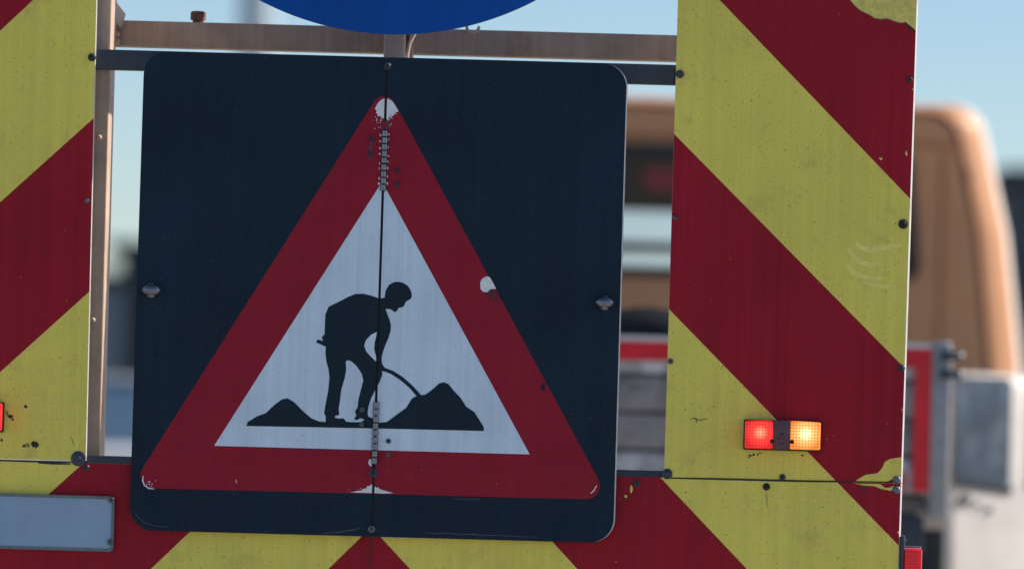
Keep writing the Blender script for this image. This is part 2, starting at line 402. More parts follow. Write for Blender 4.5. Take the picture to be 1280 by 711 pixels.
# lower board
low_out = [(-182, 571), (463, 587), (1126, 604), (1123.4, 684), (1119, 830), (-190, 800)]
mid_a, mid_b = (465.5, 560), (461, 720)
LP = MB(); LP.prism(ww(low_out), 0, .004, ALUD, ALU)
rhalf = clip(low_out, mid_a, mid_b, False); lhalf = clip(low_out, mid_a, mid_b, True)
stripes(LP, rhalf, [C, D, E, F], [RED, YEL, RED, YEL, RED], F1)
Lc = lambda x0, y0, x1, y1: ((x0, y0), (x1, y1))
L1, L2, L3, L4, L5, L6 = Lc(0, 39, 42, 0), Lc(0, 253, 117, 148), Lc(0, 465, 110, 366), Lc(61, 617, 98, 584), Lc(188, 711, 236.5, 665), Lc(410, 711, 451, 671)
def stripes_left(mb, out, lines, cols, y):
    rest = out
    for i, c in enumerate(cols):
        if i < len(lines):
            a, b = lines[i]; part = clip(rest, a, b, False); rest = clip(rest, a, b, True)
        else: part = rest
        if len(part) > 2: mb.sheet(ww(part), y, c)
stripes_left(LP, lhalf, [L4, L5, L6], [YEL, RED, YEL, RED], F1)
rim_edge(LP, low_out[2], low_out[3], F1, .0034, .03, ALU); rim_edge(LP, low_out[3], low_out[4], F1, .0034, .03, ALU)
strokes(LP, [(465.2, 590), (463, 672), (462, 715), (461, 800)], 1.5, GRIME, F2)
extra([(1069, 604.2), (1100, 604.6), (1106, 609), (1114, 611.5), (1108, 612), (1101, 610.5), (1093, 607), (1080, 606.4)], YEL, F2, LP)
extra([(1096, 607), (1104, 609.5), (1112, 609), (1117, 606.5), (1119, 612), (1112, 613)], YELP, F3, LP)
for (x, y, rx, ry) in ((789, 611, 1.8, 5), (782, 620, 2, 1.8), (1110, 668, 1, 1.2), (1123, 665, 1.2, 2)): extra(blob(x, y, rx, ry, 12, .35, x), YELP, F2, LP)
for i in range(30):
    x = rd.uniform(0, 1110); y = rd.uniform(612, 709)
    extra(blob(x, y, rd.uniform(.5, 1.2), rd.uniform(.4, 1.1), 8, .4, i), GRIME if rd.random() < .3 else SMUDGE, F2 - .0001, LP)
strokes(LP, [(957, 612), (958.5, 622), (959, 634)], 2.2, FAINT, F3)
for a, b in (((1078, 606), (1072, 613)), ((1078, 606), (1081, 616)), ((1078, 606), (1086, 611)), ((1078, 606), (1078, 618))): strokes(LP, [a, ((a[0] + b[0]) / 2 + 1, (a[1] + b[1]) / 2), b], .6, DBAR, F3)
lower_panel = tag(LP.build('chevron_board', TR, recalc=False), 'low wide board with stripes meeting under the folding sign')

# left upper board
ll = lambda y: 120.5 - y * 13.5 / 575
left_out = [(-150, -150), (ll(-150), -150), (ll(574), 575.5), (-181, 568.5)]
LU = MB(); LU.prism(ww(left_out), 0, .004, ALUD, ALU)
stripes_left(LU, left_out, [Lc(0, -175, 42, -213), L1, L2, L3], [YEL, RED, YEL, RED, YEL], F1)
rim_edge(LU, left_out[1], left_out[2], F1, .0012, .01, ALU)
for (x, y, rx, ry, m_) in ((32, 508, 2.2, 2.2, GRIME), (44, 555, 4, 4.5, GRIME), (34, 556, 3.5, 2.6, SMUDGE), (30, 557, 2, 1.6, GRIME), (13, 520, 3.2, 2.2, GRIME), (9, 516, 1.5, 4, SMUDGE), (2, 550, 1.8, 1.8, GRIME), (16, 524, 2, 1.3, GRIME), (104, 431, 1.3, 1.3, YELP)):
    extra(blob(x, y, rx, ry, 14, .35, x + 2), m_, F2, LU)
for i in range(14):
    x = rd.uniform(0, 105); y = rd.uniform(5, 560)
    extra(blob(x, y, rd.uniform(.5, 1.0), rd.uniform(.4, .9), 8, .4, i), SMUDGE, F2 - .0001, LU)
strokes(LU, [(89, 545), (91, 552), (93, 558)], 1, SMUDGE, F2)
strokes(LU, [(-60, 573.5), (0, 575), (50, 576.5), (75, 577), (100, 577)], 2.4, GRIME, F3)
strokes(LU, [(48, 578), (66, 579), (88, 579.5)], 2.4, GRIME, F3 - .0001)
left_panel = tag(LU.build('chevron_board', TR, recalc=False), 'left hand upper board striped red and yellow with grimy seam')

for p in ((850, 93, 4.6, BOLT, 5.2, False), (844, 272, 3, ZINC, None, True), (838, 451.5, 3.2, ZINC, 3.8, True), (834, 592, 4, BOLT, 6.6, False), (1137.5, 100, 3, BOLT, 3.6, True),
          (1129, 280, 4, BLK, 6, True), (1127, 460, 3.2, BOLT, 4.4, True), (978, 596, 3, BOLT, 4, True), (1121, 599.5, 4.6, ZINC, 5.2, False)):
    bolt(p[0], p[1], p[2], right_panel, m=p[3], washer=p[4], hole=p[5])
for p in ((1120.5, 612, 4.6, ZINC, 5.2, False), (958, 608, 3.2, BLK, 4.6, True), (796, 603.5, 3, BOLT, 4.2, True), (108, 584, 3, BOLT, 4, True)):
    bolt(p[0], p[1], p[2], lower_panel, m=p[3], washer=p[4], hole=p[5])
for p in ((115, 72, 4.4, BLK, 5, False), (108.5, 251, 2.4, ZINC, 3.2, False), (98, 573, 3.6, ZINC, 9.4, False)):
    bolt(p[0], p[1], p[2], left_panel, m=p[3] if p[4] != 9.4 else BOLT, washer=p[4], hole=p[5])

# frame behind the boards
def vbox(px0, px1, py_mid, z0, z1, y0, y1, m, name, bev=.003):
    b = MB(); x0, _ = W(px0, py_mid, y0); x1, _ = W(px1, py_mid, y0); b.box((x0, y0, z0), (x1, y1, z1), m, bev); return b.build(name, TR)
vbox(104, 132, 300, .62, 2.20, .06, .18, STEEL, 'upright_post')
vbox(1100, 1126, 300, .62, 2.20, .06, .14, STEEL, 'upright_post')
vbox(-165, -135, 300, .62, 2.20, .06, .14, STEEL, 'upright_post')
vbox(850, 880, 300, .62, 2.20, .06, .14, STEEL, 'upright_post')
vbox(480, 507, 50, .62, 2.65, .215, .258, STEELL, 'mast')
vbox(512, 517, 50, 1.4, 2.5, .235, .259, STEELL, 'mast_edge', .001)
def hbar(pya, px0, px1, y0, y1, hpx, m, name, bev=.002):
    """pya = photo row of the top edge at px 500"""
    b = MB(); _, z1 = W(500, pya, y0); x0, _ = W(px0, pya, y0); x1, _ = W(px1, pya, y0)
    b.box((x0, y0, z1 - hpx * PXM), (x1, y1, z1), m, bev); return b.build(name, TR)
hbar(35, 140, 880, .26, .31, 33, STEEL, 'cross_beam')
hbar(72, 100, 870, .012, .042, 25, DBAR, 'cross_bar')
hbar(579.5, 90, 850, .0055, .035, 15, DBAR, 'cross_bar')
hbar(-118, -150, 1100, .26, .31, 33, STEEL, 'cross_beam')
# braces and brackets at the left corner
b = MB(); x, z = W(118, -14, .2); x2, z2 = W(146, 30, .27)
b.bar((x - .01, .17, z), (x2 - .004, .27, z2 + .004), .04, .034, STEELL); b.build('corner_bracket', TR)
b = MB(); x, z = W(138, 20, .24); b.box((x - .014, .2, z - .055), (x + .004, .262, z + .026), STEELL, .003); b.build('bracket_plate', TR)
for k in range(2):
    b = MB(); x, z = W(146, 43 + 9 * k, .25); b.lathe((x, .25, z), (0, -1, 0), [(.007, -.01), (.007, .008), (.004, .012), (0, .012)], STEEL, 8); b.build('bolt', TR)
b = MB(); x, z = W(123, 88, .145); x2, z2 = W(138, 190, .145); b.bar((x, .142, z), (x2 - .02, .22, z2 - .03), .012, .03, STEELL); b.build('diagonal_brace', TR)
for px_, py_ in ((127, 172), (119, 400)):
    b = MB(); x, z = W(px_ - 3, py_, .06); b.lathe((x, .061, z), (0, -1, 0), [(.006, 0), (.006, .004), (.003, .007), (0, .007)], STEEL, 8); b.build('bolt', TR)
b = MB(); x, z = W(247.5, 27, .28); b.lathe((x, .285, z - .004), (0, 0, 1), [(.011, 0), (.011, .006), (.0155, .007), (.0155, .021), (.013, .024), (0, .024)], RUST, 16); b.build('pipe_cap', TR)
b = MB(); x, z = W(591, 33, .25)
b.tube([(x + math.cos(a) * .012, .25, z - .002 + math.sin(a) * .010) for a in [math.pi * (1 + k / 14) for k in range(-1, 16)]], .003, STEELL, 8); b.build('ring_hook', TR)
b = MB(); x, z = W(513, 75, .19); b.tube([(x - .006, .19, z - .03), (x - .006, .19, z + .01), (x - .002, .19, z + .034), (x + .010, .19, z + .056)], .0032, STEELL, 8); b.build('cable_hook', TR)

# chassis, axle, wheels, drawbar (below the picture)
b = MB()
for sx in (-.75, .75): b.box((tx + sx - .04, .05, .55), (tx + sx + .04, 2.4, .65), STEEL, .004)
for yy in (.08, 1.2, 2.36): b.box((tx - .78, yy - .03, .552), (tx + .78, yy + .03, .648), STEEL, .004)
b.bar((tx - .7, 2.38, .6), (tx, 3.7, .55), .06, .08, STEEL); b.bar((tx + .7, 2.38, .6), (tx, 3.7, .55), .06, .08, STEEL)
b.bar((tx - .95, 1.3, .33), (tx + .95, 1.3, .33), .06, .06, STEEL)
b.build('chassis', TR)
b = MB(); b.box((tx - .8, .2, .655), (tx + .8, 2.38, .675), ALUD, .002); b.build('deck', TR)
def wheel(cx, cy, r, wd, parent, axis=(1, 0, 0), rimc=RIM):
    t = MB(); t.lathe((cx, cy, r), axis, [(r * .62, -wd / 2), (r * .9, -wd / 2), (r, -wd * .35), (r, wd * .35), (r * .9, wd / 2), (r * .62, wd / 2)], TYRE, 32); to = t.build('wheel', parent)
    q = MB(); q.lathe((cx, cy, r), axis, [(r * .6, -wd * .46), (r * .5, -wd * .3), (r * .2, -wd * .4), (0, -wd * .4)], rimc, 24); q.lathe((cx, cy, r), axis, [(0, wd * .4), (r * .2, wd * .4), (r * .5, wd * .3), (r * .6, wd * .46)], rimc, 24); q.build('rim', to)
wheel(tx - .92, 1.3, .33, .18, TR); wheel(tx + .92, 1.3, .33, .18, TR)

# number plate
b = MB(); pl = roundpoly([(-190, 610.5), (144, 620), (142.3, 689), (-192, 679.5)], 6, 6)
b.prism(ww(pl), -.010, -.002, PLATEF)
pln = roundpoly([(-187, 613.5), (141.3, 623), (139.8, 686), (-189, 676.5)], 4, 6); b.sheet(ww(pln), -.0108, PLATE)
# raised rim
b.prism([ww(roundpoly([(-190, 610.5), (144, 620), (142.3, 689), (-192, 679.5)], 6, 6)), ww(roundpoly([(-186, 614), (140.6, 623.6), (139, 685.4), (-188, 676)], 4, 6))], -.0125, -.010, ZINC)
plate = tag(b.build('number_plate', TR, recalc=False), 'blank grey blue number plate at lower left')
bolt(139, 624.5, 2.8, plate, y=-.0125, m=ZINC, washer=4, name='screw'); bolt(138, 677, 2.8, plate, y=-.0125, m=ZINC, washer=4, name='screw')

# rear lamps
def rear_lamp(px, py, label, flip=1):
    x, z = W(px, py, -.03)
    o = bpy.data.objects.new('rear_lamp', None); COL.objects.link(o); o.parent = TR; o.location = Vector((x, 0, z)) - TR.location; o['label'] = label
    hw = 47.5 * PXM; hh = 18.5 * PXM
    def quad(x0, x1, z0, z1, y0, y1, m, bev, taper=.0):
        bb = MB(); bb.box((x + x0, y1, z + z0), (x + x1, y0, z + z1), m, bev)
        bmesh.ops.recalc_face_normals(bb.bm, faces=bb.bm.faces)
        for v in bb.bm.verts:
            # outline bows slightly: ends lower than the middle, whole body follows the board
            v.co.z -= .0 if v.co.z < z else .0016 * ((v.co.x - x) / hw) ** 2
        return bb
    bb = quad(-hw - .0012, hw + .0012, -hh - .0016, hh + .0012, -F3, -.017, BLK, .003); bb.build('housing', o)
    rw = .0
    def lensm(nm, col, hot, cx_):
        return lens(nm, col, hot, (cx_ + (.002 if nm == 'red_lens' else 0), -.004, hh + .002), 2.1)
    redh = [(1, .60, .36), (.95, .16, .08), (.70, .03, .018), (.30, .004, .004)]
    ambh = [(1, .93, .68), (1.0, .70, .34), (.80, .32, .10), (.42, .10, .012)]
    bb = quad(*((-hw + .001, -12.5 * PXM) if flip > 0 else (12.5 * PXM, hw - .001)), -hh + .0015, hh - .0008, -.0142, -.036, lensm('red_lens', (.45, .01, .01), redh, 0.0), .0035); q = bb.build('red_lens', o)
    bb = quad(*((9.5 * PXM, hw - .001) if flip > 0 else (-hw + .001, -9.5 * PXM)), -hh + .0015, hh - .0008, -.0142, -.036, lensm('amber_lens', (.6, .16, .02), ambh, 0.0), .0035); bb.build('amber_lens', o)
    CEN = mat('lamp_centre', (.10, .03, .045), .3, coat=.3)
    bb = quad(*((-12.2 * PXM, 9.2 * PXM) if flip > 0 else (-9.2 * PXM, 12.2 * PXM)), -hh + .001, hh - .0004, -.0142, -.034, CEN, .0015)
    c = bb.build('centre_cover', o)
    bb = MB(); EM = mat('lamp_emblem', (.035, .008, .012), .4)
    ex = x - 1.5 * PXM; ez = z + 1.5 * PXM
    e_out = [(ex + math.cos(2 * math.pi * k / 24) * .0045, ez + math.sin(2 * math.pi * k / 24) * .0028) for k in range(24)]
    bb.sheet(e_out, -.0343, EM)
    for k in range(5): bb.sheet([(ex - .0075 + k * .0032, ez - .0095), (ex - .0052 + k * .0032, ez - .0095), (ex - .0052 + k * .0032, ez - .0068), (ex - .0075 + k * .0032, ez - .0068)], -.0343, EM)
    bb.sheet([(ex - .003, ez - .020), (ex + .003, ez - .020), (ex + .003, ez - .0175), (ex - .003, ez - .0175)], -.0343, EM)
    bb.build('emblem', c) if False else bb.build('emblem', o)
    for sx in (-13.5, 11.5):
        s = MB(); s.lathe((x + sx * PXM, -.0355, z - 8 * PXM), (0, -1, 0), [(.0042, 0), (.0042, .0015), (.0018, .0016), (.0014, .0006), (0, .0006)], BLK, 14); s.build('screw', o)
    return o
rear_lamp(978.5, 543.5, 'rear lamp lit red and amber on right board')
rear_lamp(-44.8, 519.5, 'rear lamp lit red and amber at left photo edge', -1)

# side marker lamp low at the right edge
b = MB(); x, z = W(1127.5, 669, -.01); b.box((x - .001, -.004, z - .14), (x + .0065, .03, z), BOLT, .002)
b.lathe((x + .0105, .004, z - .010), (1, 0, 0), [(.004, -.006), (.004, 0), (0, 0)], ZINC, 12); mk = b.build('lamp_bracket', TR)
MRED = lens('marker_lens', (.65, .012, .02), [(.9, .05, .04), (.8, .02, .02), (.6, .01, .01), (.5, .01, .01)], (0, 0, .06), .35)
b = MB(); x0, z = W(1131.5, 685, -.01); x1, _ = W(1153, 685, -.01); b.box((x0, -.012, z - .1), (x1, .045, z), MRED, .004); mk = b.build('marker_lamp', TR)
b = MB(); b.box((x0 - .002, .0452, z - .104), (x1 + .002, .06, z + .003), ZINC, .002); b.build('lamp_back', mk)

# ---------------------------------------------------------------- folding road works sign
sx_, sz_ = W(473, 664, -.02)
SG = thing('road_works_sign', 'black square folding sign with a red triangle and a digging man, between the striped boards', 'sign', (sx_, -.02, sz_))
S0, SB = -.024, -.020                      # sign front and back planes
seam = lambda y: 484.3 - (y - 72) * 19.3 / 598
sa, sb = (seam(0), 0), (seam(711), 711)
def off(l, dx): return ((l[0][0] + dx, l[0][1]), (l[1][0] + dx, l[1][1]))
out = roundpoly([(181.5, 65), (783.5, 81), (766, 678), (162.5, 661.5)], 30, 10)
tri = roundpoly([(481.5, 107.3), (761.5, 623.8), (164, 608.8)], [14.5, 17, 16], 10)
inner = [(478, 228), (662, 567.3), (268.6, 556.6)]
Z = lambda pts: [(380 + X / 2.9615, 320 + Y / 2.9615) for X, Y in pts]
man = Z([(300, 155), (303, 130), (315, 108), (335, 97), (350, 96), (366, 99), (383, 109), (394, 124), (400, 141), (399, 155), (393, 161), (385, 165), (377, 171), (374, 178), (371, 186), (364, 190), (352, 192), (347, 201), (341, 207), (334, 207), (327, 200), (318, 196), (303, 197),
         (310, 216), (318, 236), (323, 256), (322, 276), (315, 300), (303, 328), (295, 350), (288, 375), (290, 398), (300, 413), (330, 424), (365, 446), (400, 476), (424, 502), (437, 517), (418, 518), (392, 488), (358, 459), (325, 437), (300, 427), (289, 426), (292, 436),
         (280, 468), (264, 497), (250, 525), (241, 552), (237, 575), (238, 590), (250, 602), (246, 612), (226, 612), (222, 602), (210, 599), (207, 607), (196, 608), (187, 601), (195, 590), (190, 572), (200, 560), (203, 530), (213, 490), (221, 460), (215, 435), (195, 405), (176, 389), (163, 385),
         (156, 391), (158, 420), (152, 452), (140, 492), (134, 540), (130, 562), (132, 588), (117, 590), (116, 597), (126, 600), (148, 600), (160, 614), (82, 614), (82, 592), (76, 580), (82, 545), (91, 500), (96, 450), (93, 420), (85, 392), (81, 360), (82, 335), (47, 320), (52, 308), (72, 315),
         (68, 300), (78, 290), (79, 255), (81, 215), (93, 188), (130, 170), (165, 152), (192, 141), (220, 140), (250, 147), (282, 158)])
gapwhite = Z([(271, 281), (250, 291), (231, 311), (224, 332), (232, 353), (250, 373), (270, 392), (267, 368), (261, 345), (263, 318), (268, 300)])
soil = [(309, 532), (310.5, 527), (322, 520), (333, 516), (344, 505.5), (353, 499), (360, 497.5), (368, 502), (380, 514), (390, 522.5), (400, 526.5), (408, 527), (430, 526.5), (445, 527.5), (460, 524), (463, 521), (466, 522.5), (474, 528), (484, 527), (496, 518), (508, 509.5), (515, 498), (522, 494),
        (532, 493), (542, 485.5), (549, 479), (555, 477.5), (561, 480), (567, 487.5), (576, 497), (583, 508), (593, 514.5), (599, 524), (604.6, 533), (605, 538.2), (460, 534.8)]
foot_notch = Z([(150, 603), (168, 612), (196, 613.5), (215, 613.5), (219, 607), (207, 599), (204, 604), (190, 607), (160, 604)])
G1, G2, G3, G4, G5 = S0 - .0004, S0 - .0008, S0 - .0012, S0 - .0016, S0 - .0020
apex_white = [(481, 124), (486, 124.7), (490.3, 127.2), (493.6, 131.5), (496.2, 136), (498.4, 140.5), (494, 142), (496, 144), (492, 143.5), (493, 146), (489, 145), (489.5, 149), (486, 147), (486, 152), (484, 149), (482, 153), (479, 148.5), (477, 149.5), (476, 145.5), (473, 147), (472.5, 143), (469.5, 143.5), (471, 140), (469, 137), (472, 131), (476, 126.5)]
bot_white = [(437, 614.3), (444, 613.4), (449, 612.2), (452, 611.8), (454, 609.6), (457, 609), (459, 606.5), (462, 605.5), (465, 602.8), (468, 604), (470, 607), (473, 607.5), (475, 610), (478, 610.6), (481, 613), (486, 613.6), (492, 615.6), (480, 616.1), (465, 615.4), (450, 615)]
DRIP = mat('drip_stain', (.13, .03, .06), .5, var=.4, vscale=90)
DUST = mat('dust_fleck', (.035, .055, .075), .7, var=.5, vscale=150)
halves = []
for side in (0, 1):
    dx = 1.7 if side else -1.5
    ln = off((sa, sb), dx)
    keep = (lambda p: clip(p, ln[0], ln[1], False)) if side else (lambda p: clip(p, ln[0], ln[1], True))
    b = MB(); b.prism(ww(keep(out)), S0, SB, NAVY, ALU if side else NAVY)
    def lay(poly, y, m_):
        q = keep(poly)
        if len(q) > 2: b.sheet(ww(q), y, m_)
    lay(tri, G1, SRED); lay(inner, G2, WHT); lay(man, G3, PICT); lay(soil, G3 - .0001, PICT)
    lay(gapwhite, G4, WHT); lay(foot_notch, G4, WHT)
    lay(rough(apex_white, .9, 2, 3, lambda a, b_: a[1] < 138 and b_[1] < 138), G4, WCHIP); lay(rough([(p[0], 613.9 + (p[1] - 613.9) * .85) if p[1] < 613.9 else p for p in bot_white], .8, 2, 5, lambda a, b_: a[1] > 613.5 and b_[1] > 613.5), G4, WCHIP)
    rs = random.Random(11 + side)
    for i in range(70):   # chipped film around the hinge and the apex
        t = rs.random()
        if t < .45: x, y, r_ = 481 + rs.gauss(0, 6), 147 + abs(rs.gauss(0, 6)), rs.uniform(.2, .7)
        elif t < .75: x, y, r_ = 466 + rs.gauss(0, 14), 613.4 - abs(rs.gauss(0, 2.4)), rs.uniform(.2, .6)
        else: x, y, r_ = rs.uniform(230, 720), rs.uniform(585, 606), rs.uniform(.15, .35)
        lay(blob(x, y, r_, r_, 7, .4, i), G4, WCHIP)
    for y in range(150, 236, 9):
        for s_ in (-1, 1): lay(blob(seam(y) + s_ * 5.2, y + rs.uniform(-2, 2), rs.uniform(.5, 1.5), rs.uniform(.8, 2.0), 9, .4, y), G4, WCHIP)
    if not side:
        strokes(b, [(463.8, 176), (463.6, 184), (463.4, 192), (463.2, 202)], 4.5, DRIP, G4 + .0001)
    lay(blob(seam(570) - 5, 577, 2, 4.5, 10, .3, 5), G4, WCHIP)
    if side:
        lay([(600.5, 353), (602, 349.5), (605, 347), (608.5, 345.6), (612.3, 346.8), (615, 351), (617.6, 356), (620.2, 361.4), (615, 361.3), (609, 365.5), (604, 365), (600.5, 361)], G4, WCHIP)
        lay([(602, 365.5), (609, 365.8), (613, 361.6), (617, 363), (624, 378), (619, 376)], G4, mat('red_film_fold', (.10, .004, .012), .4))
        strokes(b, [(738, 616), (742, 612.5), (745.5, 606)], 1.6, WCHIP, G4)
        strokes(b, [(531, 665), (545, 665.8), (560, 665.4), (576, 667), (590, 666.8), (605, 668.2), (625, 668), (650, 669.8), (672, 670.4)], 1.1, SCR, G2)
        strokes(b, [(565, 622), (580, 623), (600, 623.5)], 1.0, SCR, G2)
        lay(blob(679, 484, 2.4, 4.5, 10, .4, 3), G4, PICT)
    else:
        strokes(b, [(180.2, 594), (179.6, 600), (181.5, 605.5), (187, 609.5), (194, 610.3)], 1.8, WCHIP, G4)
        for k in range(9): lay(blob(189 + rs.gauss(0, 3), 602 + rs.gauss(0, 2.8), rs.uniform(.3, 1.0), rs.uniform(.3, .9), 7, .4, k), G4, WCHIP)
        strokes(b, [(170, 640), (175, 647), (183, 653), (194, 656), (210, 657.5)], 1.0, SCR, G2)
        strokes(b, [(403, 666), (425, 664), (440, 661.5), (450, 659.5)], 1.2, SCR, G2)
        strokes(b, [(296, 599), (296.5, 603)], 1.1, WCHIP, G4)
    if side:          # rolled outer edge that catches the sun
        wp_ = ww(out)
        for i in range(len(wp_)):
            a, c_ = Vector(wp_[i]), Vector(wp_[(i + 1) % len(wp_)]); dn = (c_ - a)
            if dn.length < 1e-6: continue
            n_ = Vector((dn.y, -dn.x)).normalized()
            if n_.x < 0 and False: continue
            mid = (a + c_) / 2
            if mid.x < wp_[0][0] + .5: continue
            def wdt_(k_):
                p_, q_, t_ = Vector(wp_[k_ - 1]), Vector(wp_[k_ % len(wp_)]), Vector(wp_[(k_ + 1) % len(wp_)])
                tt = (t_ - p_).normalized(); nn = Vector((tt.y, -tt.x));
                if nn.dot(q_ - Vector((W(473, 370)[0], W(473, 370)[1]))) < 0: nn = -nn
                return nn * .0026 * max(0, nn.x) ** 1.5
            o0, o1 = wdt_(i), wdt_(i + 1)
            if o0.length + o1.length < 1e-5: continue
            y_ = S0 + .0002
            b.face([(a.x, y_, a.y), (c_.x, y_, c_.y), (c_.x + o1.x, y_ + .003, c_.y + o1.y), (a.x + o0.x, y_ + .003, a.y + o0.y)], ALU)
    dust = DUST
    for i in range(28):
        x = rs.uniform(176, 770); y = rs.uniform(75, 655)
        lay(blob(x, y, rs.uniform(.3, .8), rs.uniform(.3, .8), 7, .4, i), G5, dust)
    for i in range(7):
        x = rs.uniform(195, 760); y = rs.uniform(110, 640); L_ = rs.uniform(4, 16); a_ = rs.uniform(-.6, .6)
        if 240 < x < 660 and 170 < y < 580: continue
        q = keep([(x, y), (x + L_ * .5, y + L_ * .5 * a_ - .4), (x + L_, y + L_ * a_), (x + L_ * .5, y + L_ * .5 * a_ + .3)])
        if len(q) > 2: b.sheet(ww(q), G5, dust)
    halves.append(b.build('sign_panel', SG, recalc=False))
halves[0]['label'] = 'left folding half with the bent man'; halves[1]['label'] = 'right folding half with the soil heap and chipped red edge'
# backing bar seen through the seam
b = MB(); b.box((W(474, 370)[0] - .02, SB + .001, W(470, 668)[1]), (W(474, 370)[0] + .02, -.0035, W(484, 76)[1]), BLK); b.build('backing_bar', SG)
for y0, y1, n_ in ((163, 239, 9), (502, 580, 9)):
    b = MB(); step = (y1 - y0) / n_
    for k in range(n_):
        ya = y0 + k * step + .45; yb = y0 + (k + 1) * step - .45
        if k == n_ // 2: yb -= .6
        xa, za = W(seam(ya), ya, S0); xb, zb = W(seam(yb), yb, S0); L = za - zb
        b.lathe((xa, S0 - .0035, zb), (0, 0, 1), [(.0048, 0), (.0060, .0006), (.0060, L - .0006), (.0048, L)], ZINCH, 20)
    xa, za = W(seam(y0), y0, S0); xb, zb = W(seam(y1), y1, S0)
    b.lathe((xa, S0 - .0035, zb), (0, 0, 1), [(.0028, -.001), (.0028, za - zb + .001)], BLK, 12)
    b.build('hinge', SG)
for (x, y, r_, wsh) in ((484.3, 83, 3.6, 4.8), (466.5, 590.5, 4, 5.6), (464.5, 661, 3.2, 4.6)): bolt(x, y, r_, SG, y=G4, m=BOLT if y != 661 else ZINC, washer=wsh)
b = MB(); x, z = W(481.2, 157, G4); b.lathe((x, G4 + .0002, z), (0, -1, 0), [(5.6 * PXM, 0), (5.6 * PXM, .0006), (4.9 * PXM, .0007), (4.7 * PXM, .0003), (0, .0003)], BOLT, 28)
b.lathe((x - .0014, G4, z), (0, -1, 0), [(4.0 * PXM, .0002), (3.9 * PXM, .0011), (0, .0012)], SRED, 20); b.build('drill_hole', SG)
for (x, y, m_) in ((464.5, 174, BOLT), (463.5, 192, BOLT), (497, 213, BOLT), (496.7, 231, BOLT), (452.6, 512, ZINC), (452, 530, ZINC), (485.5, 551, BOLT), (485, 568, ZINC)):
    bolt(x, y, 2.2, SG, y=G5, m=m_, washer=3.1, name='rivet')
for (x, y) in ((189.5, 363, ), (755.5, 378.5)):
    X, Zz = W(x, y, -.035); o = MB()
    o.lathe((X, S0, Zz), (0, -1, 0), [(.007, -.002), (.007, .008)], BOLT, 16)
    o.ell((X, S0 - .010, Zz), (.0125, .012, .0165), ZINCH); o.ell((X, S0 - .014, Zz + .001), (.0180, .0110, .0115), ZINCH)
    o.build('turn_knob', SG)

# ---------------------------------------------------------------- blue disc sign
dxc, dzc = W(497, 42 - 369, -.04)
b = MB(); rad = 369 * PXM
b.lathe((dxc, -.04, dzc), (0, 1, 0), [(rad - .0012, 0), (rad, .0012), (rad, .004), (0, .004)], BLUE, 220)
disc = b.build('disc_sign'); tag(disc, 'round blue sign disc cut off by the top of the photo, above the triangle sign', 'sign')
b = MB(); b.box((dxc - .02, -.0335, dzc - .32), (dxc + .02, .22, dzc - .24), DBAR, .002); b.build('mounting_rail', disc)

# ---------------------------------------------------------------- flat trailer with drop boards (nearer than the van)
y0 = 4.0                                            # 14 m from the camera
xr, _ = W(1186, 520, y0); xl = xr - 2.0
FT = thing('flatbed_trailer', 'low flat trailer with weathered tail board and red corner marking behind the striped boards', 'trailer', ((xl + xr) / 2, 5.4, 0))
zt = W(800, 421, y0)[1]; zb_ = W(800, 609, y0)[1]
b = MB(); n_ = 4; h_ = (zt - zb_) / n_
for k in range(1, n_ + 1):
    z1 = zt - (k - 1) * h_ - .006; z0_ = zt - k * h_ + .004
    b.box((xl + .06, y0 + .004 * (k % 2), z0_), (xr - .06, y0 + .03, z1), WOODL if k in (1, 4) else WOOD, .004)
    b.box((xl + .06, y0 + .012, z0_ - .012), (xr - .06, y0 + .028, z0_ + .002), TRIM)  # dark strips paint in the shadow between the boards
tb = b.build('tail_board', FT)
b = MB(); k2 = PXM * 1.4
b.box((xl + .06, y0 - .004, zt - 29 * k2), (xr - .05, y0 - .001, zt - 5 * k2), REDP); b.box((xl + .06, y0 - .003, zt - 5 * k2 + .001), (xr - .05, y0, zt + .003), WHITEP); b.build('red_stripe', FT)
b = MB()
for (x0, x1, z0_, z1) in ((xr - .16, xr - .05, zt - .40, zt - .062), ):
    b.box((x0 + .065, y0 - .0075, z0_), (x1, y0 - .0045, z1), REDP); b.box((x0 - .06, y0 - .0075, zt - .40), (x0 + .0449, y0 - .0045, zt - .345), REDP)
b.build('corner_marking', FT)
b = MB(); b.box((xr - .05, y0 - .015, zb_ - .06), (xr, y0 + .05, zt + .01), ALUD, .008)
b.box((xr - .004, y0 - .017, zb_ - .065), (xr + .0035, y0 + .06, zt - .0), ALU, .003); b.build('corner_post', FT)  # paler strip on the right edge paints in its highlight
b = MB(); b.box((xl, y0 - .015, zb_ - .06), (xl + .05, y0 + .05, zt + .01), ALUD, .008); b.build('corner_post', FT)
for k in range(2):
    b = MB(); z = zt - .03 - .05 * k; b.box((xr - .03, y0 - .03, z - .01), (xr + .03, y0 - .016, z + .012), BOLT, .004); b.lathe((xr + .02, y0 - .02, z), (0, -1, 0), [(.013, 0), (.013, .02), (.008, .025), (0, .025)], ZINC, 14); b.build('latch', FT)
b = MB(); b.box((xl, y0 + .07, zb_ - .05), (xr, y0 + 2.6, zb_ - .01), WOOD, .004)
for xx in (xl + .001, xr - .026): b.box((xx, y0 + .07, zb_), (xx + .025, y0 + 2.6, zt), WOOD, .004)
b.box((xl, y0 + 2.62, zb_ - .05), (xr, y0 + 2.66, zt), WOOD, .004); b.build('bed', FT)
b = MB(); b.box((xl + .15, y0 + .2, zb_ - .30), (xr - .06, y0 + 2.5, zb_ - .052), BLK, .01); b.box((xl + .05, y0 - .005, zb_ - .16), (xr - .06, y0 + .02, zb_ - .055), DBAR, .004)
